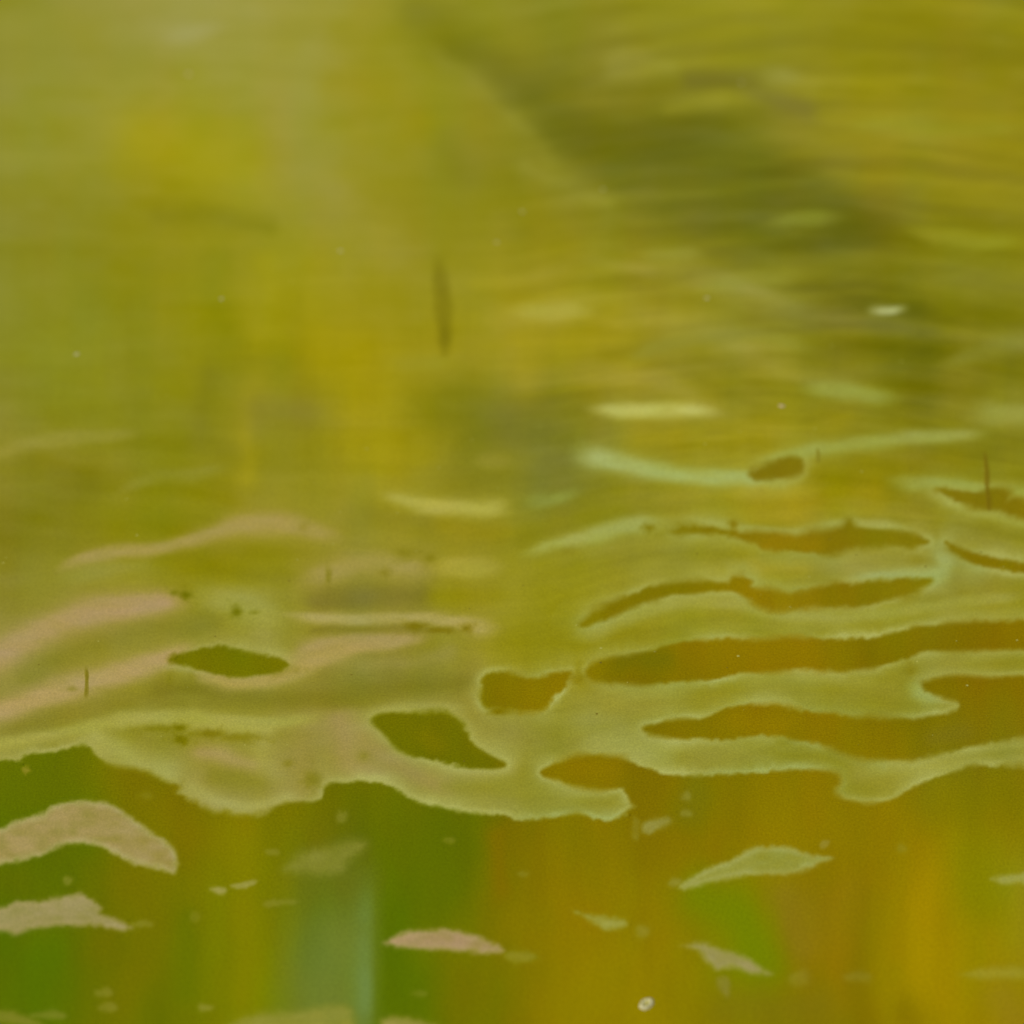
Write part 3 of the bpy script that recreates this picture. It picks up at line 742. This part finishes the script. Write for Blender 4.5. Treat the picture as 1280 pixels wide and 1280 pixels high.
sheet['label'] = 'broad olive yellow scum skin with long gaps covering upper part of the water'
sheet['category'] = 'algae scum'

# folds: low soft welts that belong to the sheet and lie on it
for label, sl, f in FOLDS:
    n, m = f.shape
    i = np.arange(n * m).reshape(n, m)
    Ff = np.stack([i[1:, :-1], i[1:, 1:], i[:-1, 1:], i[:-1, :-1]], -1).reshape(-1, 4)
    ok = ((f > .12) & (E[sl] > 1)).ravel()
    if ok.sum() < 20:
        continue
    used, Ff = prune(Ff, ok)
    z = hz[sl] + 0.00001 + 0.00007 * f
    c3 = np.stack([gx[sl], gy[sl], z], -1).reshape(-1, 3)
    o = mesh_object('fold', c3[used], Ff, skin[sl].reshape(-1, 3)[used], np.ones(len(used)), M_FOLD, sheet)
    if label:
        o['label'] = label


# the thickened pale rim round each gap and along the torn lower edge
for name, outline, sgn in [('outer_rim', SHORE, 1)] + [('gap_rim', h, -1) for h in HOLES]:
    q = np.array(outline, float)
    i0, i1 = np.searchsorted(us, (max(q[:, 0].min(), -40) - 16, min(q[:, 0].max(), 1320) + 16)); j0, j1 = np.searchsorted(vs, (max(q[:, 1].min(), 880 if sgn == 1 else 0) - 16, q[:, 1].max() + 16))
    sl = (slice(j0, j1), slice(i0, i1))
    d = sgn * signed(outline, U[sl], V[sl], 16)
    n, m = d.shape
    i = np.arange(n * m).reshape(n, m)
    Ff = np.stack([i[1:, :-1], i[1:, 1:], i[:-1, 1:], i[:-1, :-1]], -1).reshape(-1, 4)
    used, Ff = prune(Ff, ((d > -6) & (d < 9) & (E[sl] > 1)).ravel())
    c3 = np.stack([gx[sl], gy[sl], hz[sl] + .000006], -1).reshape(-1, 3)
    mesh_object(name, c3[used], Ff, skin[sl].reshape(-1, 3)[used], np.ones(len(used)), M_SCUM, sheet)


def sample(field, u, v):
    i = np.clip(np.searchsorted(us, u) - 1, 0, len(us) - 2); j = np.clip(np.searchsorted(vs, v) - 1, 0, len(vs) - 2)
    a = (u - us[i]) / (us[i + 1] - us[i]); b = (v - vs[j]) / (vs[j + 1] - vs[j])
    if field.ndim == 3:
        a = a[..., None]; b = b[..., None]
    return (field[j, i] * (1 - a) + field[j, i + 1] * a) * (1 - b) + (field[j + 1, i] * (1 - a) + field[j + 1, i + 1] * a) * b


# ------------------------------------------------------------------ loose patches of scum
for i, (label, cm, ce, k, soft, poly) in enumerate(PATCH):
    p = np.array(poly, float)
    lo = p.min(0) - 14; hi = p.max(0) + 14
    U, V, F = lattice(np.arange(lo[0], hi[0], 1.8), np.arange(lo[1], hi[1], 1.8))
    E = signed(poly, U, V, 30) + 1.5 + 2.8 * noise(U, V, 7, 6, 200 + i, 3) + 1.2 * noise(U, V, 24, 14, 230 + i, 2)
    used, F = prune(F, (E > -1).ravel())
    u = U.ravel()[used]; v = V.ravel()[used]
    e = E.ravel()[used]
    cx, cy = ground(*p.mean(0))
    x, y = ground(u, v)
    t = smooth(3, 14, e)[:, None]
    c = np.array(ce, float) * (1 - t) + np.array(cm, float) * t
    c += (7 * noise(u, v, 40, 16, 250 + i, 3))[:, None] * np.array((.6, .6, 1))
    dens = smooth(-.8, min(soft + 3, .7 * max(e.max(), 2)), e) * min(1, k * 1.3) * np.clip(1 + .2 * noise(u, v, 18, 10, 270 + i, 2), 0, 1.1)
    z = 0.00002 + T_FILM * smooth(-1, 12, e)
    c = c * dens[:, None] + water_colour(u, v) * (1 - dens[:, None])
    o = mesh_object('scum_patch', np.stack([x - cx, y - cy, z], 1), F, np.clip(c, 0, 255), np.clip(dens, 0, 1), M_SCUM)
    o.location = (float(cx), float(cy), 0)
    o['label'] = label
    o['category'] = 'algae scum'
    o['group'] = 'loose scum patches on the open water'


# ------------------------------------------------------------------ small things lying on the skin
def world(u, v):
    x, y = ground(u, v)
    return float(x), float(y)


def tag(o, label, cat, group=None):
    o['label'] = label; o['category'] = cat
    if group:
        o['group'] = group


def grain_object(name, u, v, ln, wd, ang, mat, z, bumps=.12, seed=0):
    """an oval seed or crumb, slightly dented, lying on its side"""
    cx, cy = world(u, v)
    s = 0.00031
    nu, nv = 18, 10
    pts = []; fc = []
    for j in range(nv + 1):
        th = math.pi * j / nv
        for i in range(nu):
            ph = 2 * math.pi * i / nu
            r = 1 + bumps * math.sin(ph * 2 + seed) * math.sin(th) + bumps * .6 * math.sin(ph * 5 + th * 3 + seed)
            X = math.cos(th) * ln * .5 * (1 - .12 * math.cos(th)); Y = math.sin(th) * math.cos(ph) * wd * .5 * r; Z = math.sin(th) * math.sin(ph) * wd * .12 * r
            pts.append((X * s, Y * s, Z * s))
    for j in range(nv):
        for i in range(nu):
            fc.append((j * nu + i, j * nu + (i + 1) % nu, (j + 1) * nu + (i + 1) % nu, (j + 1) * nu + i))
    me = bpy.data.meshes.new(name); me.from_pydata(pts, [], fc)
    me.polygons.foreach_set('use_smooth', [True] * len(fc)); me.materials.append(mat)
    o = bpy.data.objects.new(name, me); COL.objects.link(o)
    o.location = (cx, cy, z + wd * .05 * s); o.rotation_euler = (0, 0, ang)
    return o


M_SEED = plain('seed_husk', (234, 226, 160), .45)
M_SEEDIN = plain('seed_hollow', (176, 168, 90), .6)
M_CRUMB = plain('pale_crumb', (222, 216, 150), .6)
M_PINK = plain('pinkish_crumb', (200, 180, 128), .6)
def husk(name, u, v, ln, wd, ang, mat, prof):
    cx, cy = world(u, v)
    s = 0.00031; nr, na = 12, 28
    pts = [(0, 0, prof(0))]; fc = []
    for k in range(1, nr + 1):
        rr = k / nr
        for q in range(na):
            t = 2 * math.pi * q / na
            e = 1 + .05 * math.sin(2 * t + 1) + .03 * math.sin(5 * t)
            pts.append((math.cos(t) * rr * ln * .5 * s * e, math.sin(t) * rr * wd * .5 * s * e, prof(rr)))
    for q in range(na):
        fc.append((0, 1 + q, 1 + (q + 1) % na))
        for k in range(nr - 1):
            a = 1 + k * na
            fc.append((a + q, a + na + q, a + na + (q + 1) % na, a + (q + 1) % na))
    me = bpy.data.meshes.new(name); me.from_pydata(pts, [], fc)
    me.polygons.foreach_set('use_smooth', [True] * len(fc)); me.materials.append(mat)
    o = bpy.data.objects.new(name, me); COL.objects.link(o)
    o.location = (cx, cy, 0.00004); o.rotation_euler = (0, 0, ang)
    return o


seed = husk('seed', 808, 1255, 16, 12, math.radians(40), M_SEED, lambda q: .00004 + .0007 * math.exp(-((q - .68) / .24) ** 2) * (1 - q ** 8))
tag(seed, 'single cream oval seed floating on ochre water near the bottom edge', 'seed')
hol = husk('hollow', 808, 1255, 8, 5, 0, M_SEEDIN, lambda q: .0001 + .00012 * q * q)
hol.parent = seed; hol.location = (0, 0, .00022); hol.rotation_euler = (0, 0, 0)
CR = [(977, 508, 5, 8, 80, M_PINK, 'pinkish crumb on yellow scum below the right of the mint folds'),
      (96, 443, 7, 3.5, 30, M_CRUMB, 'bright crumb on green scum near the left edge'),
      (653, 265, 5, 3, -30, M_CRUMB, 'pale crumb on the scum left of the dark diagonal band'),
      (236, 93, 8, 6, 0, M_PINK, 'dull round crumb on the palest scum at the top left'),
      (884, 373, 6, 4, 0, M_CRUMB, 'pale crumb under the dark band in the upper right'),
      (927, 104, 4, 4, 0, M_CRUMB, 'tiny pale crumb within the short dark band near the top'),
      (277, 374, 6, 3, 60, M_CRUMB, 'slanting pale crumb left of the yellow upright streak'),
      (426, 314, 7, 3, -15, M_CRUMB, 'flat pale crumb on tan scum above the dark leaf blade'),
      (621, 303, 5, 3, -10, M_CRUMB, 'small pale crumb right above the dark leaf blade'),
      (754, 237, 5, 3, -40, M_CRUMB, 'pale crumb at the lower left edge of the dark diagonal band')]
for j, (u, v, ln, wd, a, mat, lab) in enumerate(CR):
    o = grain_object('crumb', u, v, ln, wd, math.radians(a), mat, .00014, .14, j)
    tag(o, lab, 'crumb', 'pale crumbs caught on the scum skin')


def blade_object(name, path, col, dens_k, soft):
    """a long narrow leaf or stalk, tapering at both ends, half sunk into the skin"""
    P = spline(path, False, 2.0)
    n = len(P); S = np.linspace(-1, 1, 15)
    j = np.arange(n)[:, None]
    wob = .8 * np.sin(j * .35 + (S > 0) * 2)
    w = P[:, 2][:, None]
    uu = P[:, 0][:, None] + S * (w + wob * np.minimum(1, w / 5)); vv = P[:, 1][:, None] + 0 * S
    t = np.arange(n)[:, None] / (n - 1)
    k = np.clip(dens_k * (1 - np.abs(S) ** soft) ** 1.2 * smooth(0, .25, t) * smooth(0, .22, 1 - t) * (1 + .25 * noise(uu, vv, 12, 20, 5, 2)), 0, 1)[..., None]
    c = np.array(col, float) * (1 - .08 * np.exp(-(S / .25) ** 2))[None, :, None]
    c = c * k + sample(skin, uu, vv) * (1 - k)
    x, y = ground(uu, vv)
    z = sample(hz, uu, vv) + .00003 + .0001 * k[..., 0]
    c0 = (float(x.mean()), float(y.mean()))
    i = np.arange(n * 15).reshape(n, 15)
    F = np.stack([i[1:, :-1], i[1:, 1:], i[:-1, 1:], i[:-1, :-1]], -1).reshape(-1, 4)
    o = mesh_object(name, np.stack([x - c0[0], y - c0[1], z], -1).reshape(-1, 3), F, np.clip(c, 0, 255).reshape(-1, 3), np.ones(n * 15), M_FOLD)
    o.location = (*c0, 0)
    return o


b = blade_object('leaf_blade', [(547, 312, 8), (550, 345, 13), (553, 375, 15), (555, 405, 14), (556, 435, 10), (555, 458, 6)], (118, 110, 14), .55, 3)
tag(b, 'narrow dark olive leaf blade standing upright in the middle of the yellow scum', 'leaf')
b = blade_object('stalk', [(1231, 560, 3), (1233, 590, 4.5), (1235, 622, 5), (1237, 650, 4)], (118, 100, 16), .8, 2)
tag(b, 'thin brown stalk crossing the gap at the right edge', 'stalk', 'short stalks caught in the scum')
b = blade_object('stalk', [(107, 832, 2), (109, 845, 4), (108, 860, 4.5), (107, 875, 3)], (126, 116, 20), .85, 2)
tag(b, 'short dark stalk crossing the lower pinkish fold on the left', 'stalk', 'short stalks caught in the scum')
b = blade_object('stalk', [(1021, 558, 2), (1023, 568, 3.5), (1022, 580, 3)], (132, 124, 30), .8, 2)
tag(b, 'tiny dark stalk right of the eye shaped gap', 'stalk', 'short stalks caught in the scum')


# specks nobody could count, joined
def specks(name, n, mat, zone, size, z, seed):
    r = np.random.default_rng(seed)
    pts = []; fc = []
    k = 0
    while k < n:
        u = r.uniform(zone[0], zone[2]); v = r.uniform(zone[1], zone[3])
        cx, cy = world(u, v)
        s = size * r.uniform(.4, 1) ** 1.6 * .00031
        a = r.uniform(0, 3.14); st = r.uniform(.5, 1)
        b0 = len(pts)
        for q in range(6):
            t = a + q * math.pi / 3
            rr = s * r.uniform(.7, 1.1)
            pts.append((cx + math.cos(t) * rr * 1.3, cy + math.sin(t) * rr * st * 1.3, z))
        pts.append((cx, cy, z + s * .2))
        for q in range(6):
            fc.append((b0 + q, b0 + (q + 1) % 6, b0 + 6))
        k += 1
    me = bpy.data.meshes.new(name); me.from_pydata(pts, [], fc)
    me.polygons.foreach_set('use_smooth', [True] * len(fc)); me.materials.append(mat)
    o = bpy.data.objects.new(name, me); COL.objects.link(o)
    return o


sp = specks('pollen', 260, plain('pollen_grain', (168, 164, 70), .7), (-200, -100, 1480, 940), 1.4, .0001, 3)
sp['kind'] = 'stuff'; tag(sp, 'sparse dust of pale pollen grains on the scum skin', 'pollen')
sp = specks('plant_debris', 60, plain('debris_bit', (112, 100, 14), .7), (-100, 560, 1480, 960), 1.5, .0001, 4)
sp['kind'] = 'stuff'; tag(sp, 'scattered dark bits of plant debris among the folds', 'plant debris')
